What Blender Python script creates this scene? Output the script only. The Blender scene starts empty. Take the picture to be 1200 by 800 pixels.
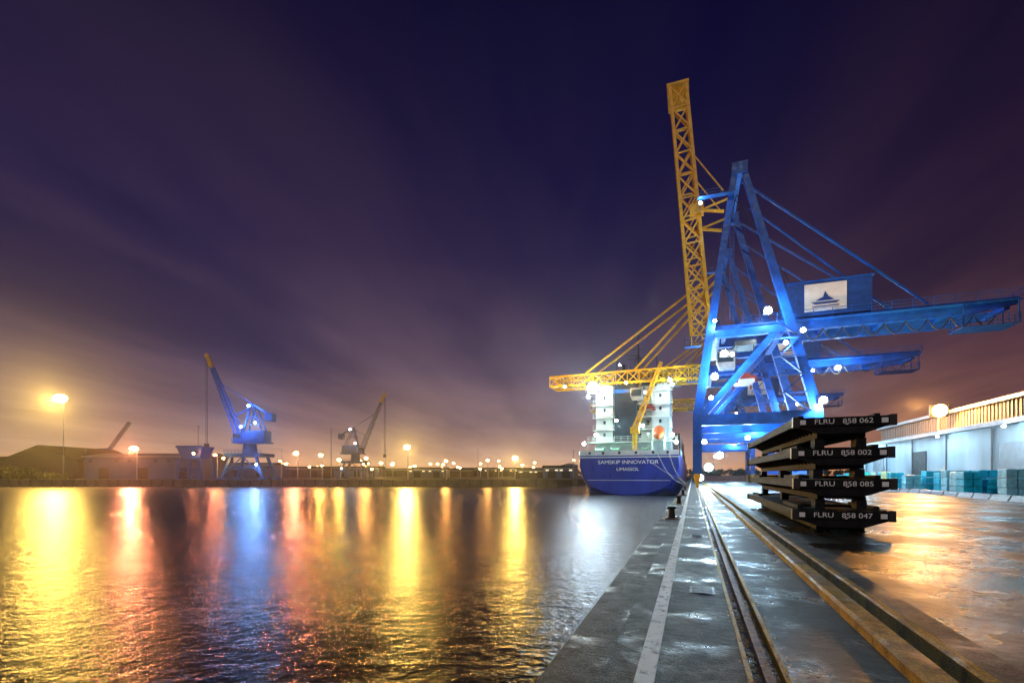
import bpy, math, random
from mathutils import Vector, Matrix
random.seed(7)
S=bpy.context.scene
TH=math.radians(20.5); C=math.cos(TH); SN=math.sin(TH)
def Q(u,v,z=0): return Vector((u*C+v*SN, v*C-u*SN, z))   # quay frame -> world
WATER=-2.1

# ------------------------------------------------------------------ materials
def nt_new(name):
    m=bpy.data.materials.new(name); m.use_nodes=True
    return m,m.node_tree,m.node_tree.nodes['Principled BSDF']
def mix_rgb(nt,fac,a,b,blend='MIX'):
    n=nt.nodes.new('ShaderNodeMix'); n.data_type='RGBA'; n.blend_type=blend
    for sock,val in ((n.inputs[0],fac),(n.inputs[6],a),(n.inputs[7],b)):
        if isinstance(val,bpy.types.NodeSocket): nt.links.new(val,sock)
        elif isinstance(val,(tuple,list)): sock.default_value=(*val[:3],1)
        else: sock.default_value=val
    return n.outputs[2]
def noise(nt,vec,scale,detail=5,rough=.55):
    n=nt.nodes.new('ShaderNodeTexNoise'); n.inputs['Scale'].default_value=scale
    n.inputs['Detail'].default_value=detail; n.inputs['Roughness'].default_value=rough
    if vec is not None: nt.links.new(vec,n.inputs['Vector'])
    return n.outputs['Fac']
def maprange(nt,val,a,b,c=0,d=1,smooth=False):
    n=nt.nodes.new('ShaderNodeMapRange')
    if smooth: n.interpolation_type='SMOOTHSTEP'
    nt.links.new(val,n.inputs[0])
    for i,x in enumerate((a,b,c,d)): n.inputs[i+1].default_value=x
    return n.outputs[0]
def math_n(nt,op,a,b=None):
    n=nt.nodes.new('ShaderNodeMath'); n.operation=op
    for i,v in enumerate((a,b)):
        if v is None: continue
        if isinstance(v,bpy.types.NodeSocket): nt.links.new(v,n.inputs[i])
        else: n.inputs[i].default_value=v
    return n.outputs[0]
def coords(nt,kind='Object',scale=None):
    t=nt.nodes.new('ShaderNodeTexCoord').outputs[kind]
    if scale:
        m=nt.nodes.new('ShaderNodeMapping'); m.inputs['Scale'].default_value=scale
        nt.links.new(t,m.inputs[0]); return m.outputs[0]
    return t
def bump(nt,b,h,strength,dist=.02):
    n=nt.nodes.new('ShaderNodeBump'); n.inputs['Strength'].default_value=strength
    n.inputs['Distance'].default_value=dist
    nt.links.new(h,n.inputs['Height'])
    if b is not None: nt.links.new(n.outputs[0],b.inputs['Normal'])
    return n.outputs[0]
def mat(name,col,rough=.5,metal=0,var=.25,scale=1.5,rust=0,bmp=0,bscale=20,stretch=None,spec=.5):
    m,nt,b=nt_new(name)
    v=coords(nt,'Object',stretch)
    f=noise(nt,v,scale,6)
    f=maprange(nt,f,.3,.7)
    lo=tuple(c*(1-var) for c in col); hi=tuple(min(1,c*(1+var)) for c in col)
    c=mix_rgb(nt,f,lo,hi)
    if rust>0:
        r=maprange(nt,noise(nt,v,scale*2.3,8,.7),.72-rust*.25,.78-rust*.2)
        c=mix_rgb(nt,r,c,(.09,.035,.015))
    nt.links.new(c,b.inputs['Base Color'])
    b.inputs['Metallic'].default_value=metal; b.inputs['Specular IOR Level'].default_value=spec
    rr=maprange(nt,noise(nt,v,scale*3,4),.3,.7,max(.03,rough-.12),min(1,rough+.12))
    nt.links.new(rr,b.inputs['Roughness'])
    if bmp: bump(nt,b,noise(nt,v,bscale,5),bmp)
    return m
def emis(name,col,st):
    m=bpy.data.materials.new(name); m.use_nodes=True; nt=m.node_tree
    nt.nodes.clear(); o=nt.nodes.new('ShaderNodeOutputMaterial'); e=nt.nodes.new('ShaderNodeEmission')
    e.inputs[0].default_value=(*col,1); e.inputs[1].default_value=st
    nt.links.new(e.outputs[0],o.inputs[0])
    try: m.cycles.emission_sampling='NONE'
    except Exception: pass
    return m
def corrug(name,col,axis='Y',scale=3.0,rough=.45,strength=.6,var=.15):
    m,nt,b=nt_new(name)
    v=coords(nt)
    w=nt.nodes.new('ShaderNodeTexWave'); w.bands_direction=axis; w.inputs['Scale'].default_value=scale
    w.inputs['Distortion'].default_value=0; nt.links.new(v,w.inputs[0])
    f=maprange(nt,noise(nt,coords(nt,'Object',(.3,.3,.08)),1.2,6),.3,.7)
    c=mix_rgb(nt,f,tuple(x*(1-var) for x in col),tuple(min(1,x*(1+var)) for x in col))
    nt.links.new(c,b.inputs['Base Color']); b.inputs['Roughness'].default_value=rough
    bump(nt,b,w.outputs['Fac'],strength,.06); return m

M_blue=mat('crane_blue_paint',(.002,.075,.42),.45,rust=.10,var=.38,scale=.8,spec=.3)
M_bluedk=mat('dark_blue_paint',(.004,.05,.26),.45,rust=.1,var=.3,spec=.3)
M_yel=mat('crane_yellow_paint',(.72,.38,.006),.45,rust=.25,var=.25,spec=.3)
M_white=mat('white_paint',(.74,.76,.75),.4,rust=.08,var=.08)
M_ship=mat('ship_white_paint',(.56,.60,.59),.4,rust=.3,var=.2,scale=.6)
M_mark=mat('marking_white',(.8,.8,.8),.5,var=.05)
M_grey=mat('grey_steel',(.22,.23,.25),.45,metal=.3,rust=.15)
M_dark=mat('dark_steel',(.012,.012,.014),.4,metal=.2,rust=.12,var=.4,scale=3)
M_rack=mat('black_rack_steel',(.009,.009,.011),.72,var=.4,scale=3,spec=.15)
M_black=mat('black_rubber',(.012,.012,.012),.6)
M_glass=mat('window_glass',(.02,.03,.04),.08,var=.1)
M_orange=mat('orange_grp',(.75,.14,.02),.4)
M_rust=mat('rusty_steel',(.16,.06,.025),.55,metal=.5,var=.5,scale=8)
M_wire=mat('wire_rope',(.06,.06,.065),.5,metal=.6)
M_hull=mat('hull_blue_paint',(.008,.028,.26),.36,rust=.1,var=.3,scale=.5,stretch=(1,1,.4),spec=.3)
M_teal=mat('turquoise_wrap',(.0,.40,.60),.4,var=.35,scale=3,bmp=.5,bscale=7,spec=.3)
M_tealw=mat('pale_wrap',(.18,.52,.68),.4,var=.3,scale=3,bmp=.5,bscale=7,spec=.3)
M_wood=mat('pallet_wood',(.28,.18,.09),.8,var=.4,scale=4)
M_wooddk=mat('dark_timber',(.03,.024,.018),.85,var=.4,scale=4,spec=.1)
M_shed=corrug('shed_cladding',(.34,.46,.56),'Y',2.6,var=.28)
M_shed2=corrug('beige_cladding',(.20,.17,.14),'Y',2.0)
M_roof=corrug('roof_sheeting',(.16,.15,.15),'Y',2.0)
M_cladx=corrug('far_cladding',(.030,.055,.16),'X',.8)
M_brickd=mat('dark_brick',(.035,.024,.020),.8,var=.4)
M_roofd=mat('dark_roof',(.015,.014,.014),.8,spec=.2)
E_cool=emis('cool_lamp_glass',(.72,.92,1.0),120)
E_sod=emis('sodium_lamp_glass',(1.0,.50,.12),100)
E_yel=emis('yellow_lamp_glass',(1.0,.66,.18),120)
E_win=emis('lit_window',(1.0,.85,.55),1.2)
E_blue=emis('blue_lamp_glass',(.25,.55,1.0),80)

# ------------------------------------------------------------------ mesh builder
class MB:
    def __init__(s): s.v=[]; s.f=[]
    def add(s,vs,fs):
        o=len(s.v); s.v+= [tuple(x) for x in vs]; s.f+=[tuple(i+o for i in f) for f in fs]; return s
    def box(s,x0,x1,y0,y1,z0,z1):
        return s.add([(x0,y0,z0),(x1,y0,z0),(x1,y1,z0),(x0,y1,z0),(x0,y0,z1),(x1,y0,z1),(x1,y1,z1),(x0,y1,z1)],
          [(3,2,1,0),(4,5,6,7),(0,1,5,4),(1,2,6,5),(2,3,7,6),(3,0,4,7)])
    def beam(s,p,q,w=.3,h=None,w2=None,h2=None):
        p=Vector(p);q=Vector(q);h=h or w;w2=w2 or w;h2=h2 or h
        d=(q-p).normalized(); ref=Vector((0,1,0)) if abs(d.y)<.9 else Vector((0,0,1))
        a=d.cross(ref).normalized(); b=a.cross(d).normalized()
        vs=[]
        for c,ww,hh in((p,w,h),(q,w2,h2)):
            for i,j in((-1,-1),(1,-1),(1,1),(-1,1)): vs.append(c+a*(ww/2*i)+b*(hh/2*j))
        return s.add(vs,[(3,2,1,0),(4,5,6,7),(0,1,5,4),(1,2,6,5),(2,3,7,6),(3,0,4,7)])
    def cyl(s,p,q,r1,r2=None,n=10):
        p=Vector(p);q=Vector(q);r2=r1 if r2 is None else r2
        d=(q-p).normalized(); ref=Vector((0,0,1)) if abs(d.z)<.9 else Vector((1,0,0))
        a=d.cross(ref).normalized(); b=d.cross(a)
        vs=[c+a*(r*math.cos(2*math.pi*i/n))+b*(r*math.sin(2*math.pi*i/n)) for c,r in((p,r1),(q,r2)) for i in range(n)]
        fs=[(i,(i+1)%n,n+(i+1)%n,n+i) for i in range(n)]+[tuple(range(n-1,-1,-1)),tuple(range(n,2*n))]
        return s.add(vs,fs)
    def prism(s,pts,axis,a,b):
        def mk(p,t):
            return {'x':(t,p[0],p[1]),'y':(p[0],t,p[1]),'z':(p[0],p[1],t)}[axis]
        n=len(pts); vs=[mk(p,a) for p in pts]+[mk(p,b) for p in pts]
        return s.add(vs,[tuple(range(n)),tuple(range(2*n-1,n-1,-1))]+[(i,n+i,n+(i+1)%n,(i+1)%n) for i in range(n)])
    def sphere(s,c,r,n=10,sz=1):
        c=Vector(c);m=n//2; vs=[c+Vector((0,0,r*sz))]
        for j in range(1,m):
            t=math.pi*j/m
            for i in range(n):
                p=2*math.pi*i/n; vs.append(c+Vector((r*math.sin(t)*math.cos(p),r*math.sin(t)*math.sin(p),r*sz*math.cos(t))))
        vs.append(c-Vector((0,0,r*sz))); fs=[(0,1+i,1+(i+1)%n) for i in range(n)]
        for j in range(m-2):
            for i in range(n):
                a=1+j*n+i;b=1+j*n+(i+1)%n; fs.append((a,a+n,b+n,b))
        L=len(vs)-1; fs+=[(L,1+(m-2)*n+(i+1)%n,1+(m-2)*n+i) for i in range(n)]
        return s.add(vs,fs)
    def truss(s,p,q,W,H,n,wdir,hdir,ch=.2,br=.1,W2=None,H2=None,cross=True):
        p=Vector(p);q=Vector(q);wd=Vector(wdir).normalized();hd=Vector(hdir).normalized()
        W2=W2 or W;H2=H2 or H
        def node(t,i,j): return p.lerp(q,t)+wd*((W+(W2-W)*t)/2*i)+hd*((H+(H2-H)*t)/2*j)
        cn=[(-1,-1),(1,-1),(1,1),(-1,1)]
        for i,j in cn: s.beam(node(0,i,j),node(1,i,j),ch)
        for k in range(n+1):
            t=k/n
            for a in range(4):
                A=cn[a];B=cn[(a+1)%4]; s.beam(node(t,*A),node(t,*B),br*.95)
                if k<n:
                    t2=(k+1)/n
                    if cross or k%2==0: s.beam(node(t,*A),node(t2,*B),br)
                    if cross or k%2==1: s.beam(node(t,*B),node(t2,*A),br*.97)
        return s
    def rail(s,pts,h=1.05,sp=1.5,r=.03,n=3):
        for a,b in zip(pts[:-1],pts[1:]):
            a=Vector(a);b=Vector(b);L=(b-a).length;k=max(1,int(L/sp))
            for i in range(k+1):
                c=a.lerp(b,i/k); s.beam(c,c+Vector((0,0,h)),r*2)
            for j in range(1,n+1):
                o=Vector((0,0,h*j/n)); s.beam(a+o,b+o,r*1.7)
        return s
    def obj(s,name,m,parent=None,smooth=False,loc=None,rotz=None):
        me=bpy.data.meshes.new(name); me.from_pydata(s.v,[],s.f); me.update()
        if smooth:
            for p in me.polygons: p.use_smooth=True
        me.materials.append(m)
        o=bpy.data.objects.new(name,me); S.collection.objects.link(o)
        if parent: o.parent=parent
        if loc is not None: o.location=loc
        if rotz is not None: o.rotation_euler[2]=rotz
        return o
def empty(name,loc,rotz=0,scale=1):
    o=bpy.data.objects.new(name,None); S.collection.objects.link(o)
    o.location=loc; o.rotation_euler[2]=rotz; o.scale=(scale,)*3; o.empty_display_size=.5; return o
def light(parent,pos,col,power,r=.25,kind='POINT',name='lamp_light'):
    l=bpy.data.lights.new(name,kind); l.color=col; l.energy=power; l.shadow_soft_size=r
    o=bpy.data.objects.new(name,l); S.collection.objects.link(o); o.parent=parent; o.location=pos
    if kind=='SPOT':   # dock floodlight, aimed out over the basin (-Y) and down
        l.spot_size=math.radians(140); l.spot_blend=.5; o.rotation_euler=(math.radians(-62),0,0)
    return o
COOL=(.72,.92,1.0); SOD=(1.0,.42,.08); YEL=(1.0,.60,.10); BLU=(.2,.45,1.0); ORG=(1,.27,.12)
def flood(parent,pos,em,col,power,r=.3,off=(0,-.7,-.5),kind='POINT'):
    p=Vector(pos)
    MB().box(p.x-r,p.x+r,p.y+.02,p.y+.25,p.z-r*.8,p.z+r*.8).obj('flood_housing',M_dark,parent)
    MB().sphere((p.x,p.y-.1,p.z),r*.8,10).obj('flood_glass',em,parent)
    light(parent,p+Vector(off)*(1 if r<.6 else 1.6),col,power,.25,kind,name='flood_light')
def text(s,size,loc,rot,m,parent,name,ext=.005,sx=1):
    c=bpy.data.curves.new(name,'FONT'); c.body=s; c.size=size; c.extrude=ext; c.align_x='CENTER'; c.align_y='CENTER'
    o=bpy.data.objects.new(name,c); S.collection.objects.link(o); c.materials.append(m)
    o.parent=parent; o.location=loc; o.rotation_euler=rot; o.scale[0]=sx; return o

# ------------------------------------------------------------------ world
w=bpy.data.worlds.new('World'); S.world=w; w.use_nodes=True
nt=w.node_tree; nt.nodes.clear()
out=nt.nodes.new('ShaderNodeOutputWorld')
g=nt.nodes.new('ShaderNodeTexCoord').outputs['Generated']
sep=nt.nodes.new('ShaderNodeSeparateXYZ'); nt.links.new(g,sep.inputs[0])
x,y,z=sep.outputs
zp=math_n(nt,'ADD',math_n(nt,'MAXIMUM',z,0),.07)
px=math_n(nt,'DIVIDE',x,zp); py=math_n(nt,'DIVIDE',y,zp)
A=math.radians(9)
across=math_n(nt,'SUBTRACT',math_n(nt,'MULTIPLY',px,math.cos(A)),math_n(nt,'MULTIPLY',py,math.sin(A)))
along=math_n(nt,'ADD',math_n(nt,'MULTIPLY',px,math.sin(A)),math_n(nt,'MULTIPLY',py,math.cos(A)))
def sv(sa,sl,off):
    cb=nt.nodes.new('ShaderNodeCombineXYZ')
    nt.links.new(math_n(nt,'MULTIPLY',across,sa),cb.inputs[0]); nt.links.new(math_n(nt,'MULTIPLY',along,sl),cb.inputs[1])
    cb.inputs[2].default_value=off; return cb.outputs[0]
def ramp_s(src,stops):
    r=nt.nodes.new('ShaderNodeValToRGB'); nt.links.new(src,r.inputs[0]); e=r.color_ramp.elements
    while len(e)<len(stops): e.new(.5)
    for el,(p,c) in zip(e,stops): el.position=p; el.color=(*(c if isinstance(c,tuple) else (c,c,c)),1)
    return r
n1=noise(nt,sv(1.15,.32,3.3),1.0,5,.52); n2=noise(nt,sv(3.4,.9,8.1),1.0,4,.55)
wob=math_n(nt,'ADD',across,math_n(nt,'MULTIPLY',math_n(nt,'SUBTRACT',noise(nt,sv(.5,.4,1.7),1.0,3,.5),.5),1.8))
bands=ramp_s(maprange(nt,wob,-5,3),[(0,.6),(.175,.8),(.345,.12),(.47,.9),(.55,.5),(.61,.08),(.67,.5),(.76,.4),(.88,.7),(1,.4)])
bands.color_ramp.interpolation='B_SPLINE'
bf=nt.nodes.new('ShaderNodeSeparateColor'); nt.links.new(bands.outputs[0],bf.inputs[0])
cl=math_n(nt,'ADD',math_n(nt,'MULTIPLY',bf.outputs[0],.42),math_n(nt,'ADD',math_n(nt,'MULTIPLY',n1,.75),math_n(nt,'MULTIPLY',n2,.20)))
cl=maprange(nt,cl,.48,.96,0,1,True)
def ramp(stops): return ramp_s(z,stops).outputs[0]
clear=ramp([(0,(.70,.38,.17)),(.045,(.33,.19,.14)),(.10,(.105,.063,.092)),(.2,(.029,.020,.064)),(.4,(.0068,.0055,.048)),(.7,(.0022,.0020,.025)),(1,(.0016,.0014,.016))])
cloud=ramp([(0,(.78,.45,.21)),(.045,(.45,.28,.20)),(.10,(.25,.155,.165)),(.2,(.120,.075,.125)),(.4,(.042,.025,.066)),(.7,(.0125,.0078,.026)),(1,(.008,.0055,.016))])
sky=mix_rgb(nt,cl,clear,cloud)
side=maprange(nt,x,.15,.75,0,1,True)
sky=mix_rgb(nt,side,sky,mix_rgb(nt,1.0,sky,(.95,.64,.50),'MULTIPLY'))
# port light-dome low in the sky beyond the terminal
dx=math_n(nt,'SUBTRACT',x,.10); r2=math_n(nt,'ADD',math_n(nt,'MULTIPLY',math_n(nt,'MULTIPLY',dx,dx),16.0),math_n(nt,'MULTIPLY',math_n(nt,'MULTIPLY',z,z),26.0))
dome=math_n(nt,'POWER',2.718,math_n(nt,'MULTIPLY',r2,-1.0))
dome=math_n(nt,'MULTIPLY',dome,maprange(nt,n1,.3,.7,.7,1.1))
sky=mix_rgb(nt,1.0,sky,mix_rgb(nt,dome,(0,0,0),(.09,.068,.085)),'ADD')
bg=nt.nodes.new('ShaderNodeBackground'); nt.links.new(sky,bg.inputs[0]); bg.inputs[1].default_value=1.0
nis=nt.nodes.new('ShaderNodeTexSky'); nis.sky_type='NISHITA'; nis.sun_disc=False
nis.sun_elevation=math.radians(28); nis.sun_rotation=math.radians(200)
bg2=nt.nodes.new('ShaderNodeBackground'); nt.links.new(nis.outputs[0],bg2.inputs[0]); bg2.inputs[1].default_value=.0004
ad=nt.nodes.new('ShaderNodeAddShader'); nt.links.new(bg.outputs[0],ad.inputs[0]); nt.links.new(bg2.outputs[0],ad.inputs[1])
nt.links.new(ad.outputs[0],out.inputs[0])
sl=bpy.data.lights.new('front_fill','SUN'); sl.energy=.52; sl.angle=math.radians(3); sl.color=(1,.95,.88)  # added fill, stands in for unseen lights behind the camera
so=bpy.data.objects.new('front_fill',sl); S.collection.objects.link(so); so.rotation_euler=(math.radians(62),0,math.radians(-20))

# ------------------------------------------------------------------ water
m=bpy.data.materials.new('harbour_water'); m.use_nodes=True; nt=m.node_tree; nt.nodes.clear()
o=nt.nodes.new('ShaderNodeOutputMaterial'); mx=nt.nodes.new('ShaderNodeMixShader')
gl=nt.nodes.new('ShaderNodeBsdfGlossy'); gl.inputs['Color'].default_value=(.42,.41,.44,1); gl.inputs['Roughness'].default_value=.21
df=nt.nodes.new('ShaderNodeBsdfDiffuse'); df.inputs['Color'].default_value=(.004,.006,.008,1)
fr=nt.nodes.new('ShaderNodeFresnel'); fr.inputs['IOR'].default_value=1.33
v=coords(nt); h1=noise(nt,v,4.5,4,.6); h2=noise(nt,v,1.2,4,.55)
hh=math_n(nt,'ADD',math_n(nt,'MULTIPLY',h1,.45),math_n(nt,'MULTIPLY',h2,.75))
nb=bump(nt,None,hh,.9,.12)
for s_ in (gl,df,fr): nt.links.new(nb,s_.inputs['Normal'])
nt.links.new(fr.outputs[0],mx.inputs[0]); nt.links.new(df.outputs[0],mx.inputs[1]); nt.links.new(gl.outputs[0],mx.inputs[2]); nt.links.new(mx.outputs[0],o.inputs[0])
R=4000
MB().add([(-R,-200,0),(R,-200,0),(R,R,0),(-R,R,0)],[(0,1,2,3)]).obj('water',m,loc=(0,0,WATER))

# scattering volume added over the dock basin to give the lamps halos
mm=bpy.data.materials.new('lamp_halo_scatter'); mm.use_nodes=True; nt=mm.node_tree; nt.nodes.clear()
o=nt.nodes.new('ShaderNodeOutputMaterial'); vsx=nt.nodes.new('ShaderNodeVolumeScatter')
vsx.inputs['Color'].default_value=(.95,.95,1,1); vsx.inputs['Density'].default_value=.00032; vsx.inputs['Anisotropy'].default_value=.78
nt.links.new(vsx.outputs[0],o.inputs['Volume'])
MB().box(-420,130,40,300,-1.9,60).obj('lamp_halo_volume',mm)

# ------------------------------------------------------------------ ground materials
def ground_mat(name,c1,c2,r0,r1,ps=.35,pt=(.45,.6),joints=None,spec=.4,grime=1.0):
    m,nt,b=nt_new(name); v=coords(nt)
    b.inputs['Specular IOR Level'].default_value=spec
    a=maprange(nt,noise(nt,v,.9,8,.65),.3,.7); fine=noise(nt,v,55,4,.7)
    c=mix_rgb(nt,a,c1,c2); c=mix_rgb(nt,maprange(nt,fine,.40,.60),mix_rgb(nt,grime,c,(.18,.18,.18),'MULTIPLY'),c)
    st=maprange(nt,noise(nt,v,3.1,8,.7),.48,.60); c=mix_rgb(nt,st,c,mix_rgb(nt,grime,c,(.32,.30,.28),'MULTIPLY'))
    wet=maprange(nt,noise(nt,v,ps,6,.6),pt[0],pt[1],0,1,True)
    c=mix_rgb(nt,wet,c,mix_rgb(nt,grime,c,(.40,.40,.40),'MULTIPLY'))
    if joints:
        sp=nt.nodes.new('ShaderNodeSeparateXYZ'); nt.links.new(v,sp.inputs[0])
        def line(s,per,wd):
            f=math_n(nt,'ABSOLUTE',math_n(nt,'SUBTRACT',math_n(nt,'FRACT',math_n(nt,'DIVIDE',s,per)),.5))
            return math_n(nt,'LESS_THAN',f,wd/per)
        jl=math_n(nt,'MAXIMUM',line(sp.outputs[1],joints[1],.012),line(sp.outputs[0],joints[0],.012))
        c=mix_rgb(nt,jl,c,(.008,.008,.008))
    nt.links.new(c,b.inputs['Base Color'])
    rg=nt.nodes.new('ShaderNodeMix'); rg.data_type='FLOAT'; nt.links.new(wet,rg.inputs[0]); rg.inputs[2].default_value=r1; rg.inputs[3].default_value=r0
    nt.links.new(rg.outputs[0],b.inputs['Roughness'])
    dry=math_n(nt,'SUBTRACT',1.0,math_n(nt,'MULTIPLY',wet,.75))
    hgt=math_n(nt,'ADD',math_n(nt,'MULTIPLY',fine,dry),math_n(nt,'MULTIPLY',noise(nt,v,6,5),math_n(nt,'MULTIPLY',dry,2.2)))
    bump(nt,b,hgt,.95,.020); return m
M_quay=ground_mat('wet_quay_concrete',(.04,.04,.043),(.09,.09,.09),.13,.58,.8,(.50,.66),(50,6),.18)
M_cop=ground_mat('coping_concrete',(.05,.05,.05),(.10,.10,.098),.20,.6,1.2,(.5,.68),(50,3),.18)
M_track=ground_mat('track_concrete',(.012,.011,.012),(.030,.028,.026),.14,.52,1.2,(.45,.65),None,.22)
M_yard=ground_mat('wet_yard_concrete',(.035,.030,.025),(.08,.069,.058),.13,.44,.34,(.42,.62),(7,7),.34)
M_kerb=ground_mat('worn_yellow_kerb',(.78,.48,.004),(.55,.34,.01),.3,.6,1.5,(.5,.7),None,.15,.75)
M_kerbc=ground_mat('kerb_top_concrete',(.08,.065,.042),(.14,.115,.08),.25,.55,1.5,(.5,.7),(50,4),.2)
M_wall=mat('quay_wall_concrete',(.05,.045,.04),.7,var=.4,scale=.5,bmp=.4)
M_bank=ground_mat('far_bank_ground',(.03,.03,.025),(.07,.065,.05),.35,.8,.1)

RZ=-TH
E=-1.13
qy=MB(); qy.box(E+.45,.40,-30,700,-6,0); qy.obj('quay_pavement',M_quay,rotz=RZ)
MB().box(E,E+.45,-30,700,-6,.004).obj('quay_coping',M_cop,rotz=RZ)
tr=MB(); tr.box(.72,1.58,-30,700,-6,-.004); tr.obj('crane_track_pavement',M_track,rotz=RZ)
rs=empty('crane_rail',(0,0,0),RZ)
M_ys=mat('worn_yellow_steel',(.70,.42,.005),.5,rust=.3,scale=5,spec=.2)
MB().box(.40,.72,-30,700,-6,-.07).obj('slot_bed',M_track,rs)
MB().box(.53,.60,-30,700,-.07,.012).obj('rail_head',M_rust,rs)
MB().box(.402,.440,-30,700,-.07,.008).box(.675,.718,-30,700,-.07,.008).obj('edge_angles',M_ys,rs)
kb=empty('cable_trench_kerb',(0,0,0),RZ)
MB().prism([(1.58,-1),(1.58,.09),(1.61,.12),(1.78,.12),(1.80,.10),(1.80,-1)],'y',-30,700).obj('inner_kerb',M_kerb,kb)
MB().box(1.80,1.98,-30,700,-1,-.12).obj('trench_bottom',M_black,kb)
MB().prism([(1.98,-1),(1.98,.10),(2.0,.12),(2.07,.12),(2.07,-1)],'y',-30,700).obj('outer_kerb_edge',M_kerb,kb)
MB().prism([(2.073,-1),(2.073,.12),(2.33,.12),(2.38,.07),(2.38,-1)],'y',-30,700).obj('outer_kerb',M_kerbc,kb)
MB().cyl((1.86,-30,-.09),(1.86,700,-.09),.03,n=6).obj('power_cable',M_black,kb)
MB().box(2.38,600,-60,1500,-6,0).obj('yard_ground',M_yard,rotz=RZ)
m,nt,b=nt_new('worn_white_line'); v=coords(nt)
a=maprange(nt,noise(nt,v,7,8,.75),.38,.48)
nt.links.new(mix_rgb(nt,a,(.07,.07,.07),(.88,.87,.84)),b.inputs['Base Color']); b.inputs['Roughness'].default_value=.5
bump(nt,b,noise(nt,v,50,4),.4,.01)
MB().box(-.43,-.28,-5,300,-.002,.005).obj('white_line',m,rotz=RZ)
for i,(u0,bend) in enumerate(((7.5,.0),(8.95,.0),(13,.004),(14.45,.004))):
    yr=MB(); 
    for k in range(40):
        v0=2+k*4; f=lambda v:u0+bend*(60-v)**2*.25
        yr.beam((f(v0),v0,.0),(f(v0+4),v0+4,.0),.07,.01); yr.beam((f(v0)+.12,v0,-.002),(f(v0+4)+.12,v0+4,-.002),.04,.01)
    yr.obj('yard_rail',M_rust,rotz=RZ)
db=MB()
for i in range(3600):
    v0=2.5+12*random.random()**1.5; u0=random.choice((random.gauss(.47,.04),random.gauss(.66,.04),random.gauss(.56,.09)))
    s=random.uniform(.006,.022); a=random.uniform(0,6.28); zz=(-.066 if .435<u0<.675 and not .53<u0<.6 else .014)+random.uniform(0,.012)
    dx=Vector((math.cos(a),math.sin(a),random.uniform(-.3,.3)))*s; dy=Vector((-math.sin(a),math.cos(a),random.uniform(-.3,.3)))*s*.6
    c=Vector((u0,v0,zz)); db.add([c-dx,c+dy,c+dx,c-dy],[(0,1,2,3)])
db.obj('leaf_debris',mat('dead_leaves',(.42,.20,.04),.7,var=.6,scale=30),rotz=RZ)
for u,v in ((.12,7.2),(.1,13.5),(-.05,24)):
    e=empty('drain_cover',Q(u,v,0),RZ); d=MB(); d.box(-.16,.16,-.22,.22,.001,.007)
    for k in range(6): d.box(-.13,.13,-.19+k*.07,-.165+k*.07,.007,.012)
    d.obj('grating',M_dark,e)

def bollard(u,v):
    e=empty('mooring_bollard',Q(u,v,0),RZ)
    MB().cyl((0,0,0.004),(0,0,.04),.24,n=20).cyl((0,0,.04),(0,0,.34),.13,.11,n=20).cyl((0,0,.34),(0,0,.40),.12,.20,n=20).cyl((0,0,.40),(0,0,.46),.20,.13,n=20).obj('post',M_dark,e)
    MB().box(-.32,.32,-.26,.26,-.002,.02).obj('base_plate',M_rust,e)
for v in (18.6,28,40,52,64,78): bollard(-.72,v)
for v in (12,30,48,66,84):
    e=empty('rubber_fender',Q(E,v,-.9),RZ)
    MB().box(-.3,0,-.35,.35,-1.3,.5).obj('block',M_black,e)
    MB().box(-.34,-.3,-.3,.3,-1.2,.4).obj('face_pad',M_dark,e)

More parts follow.
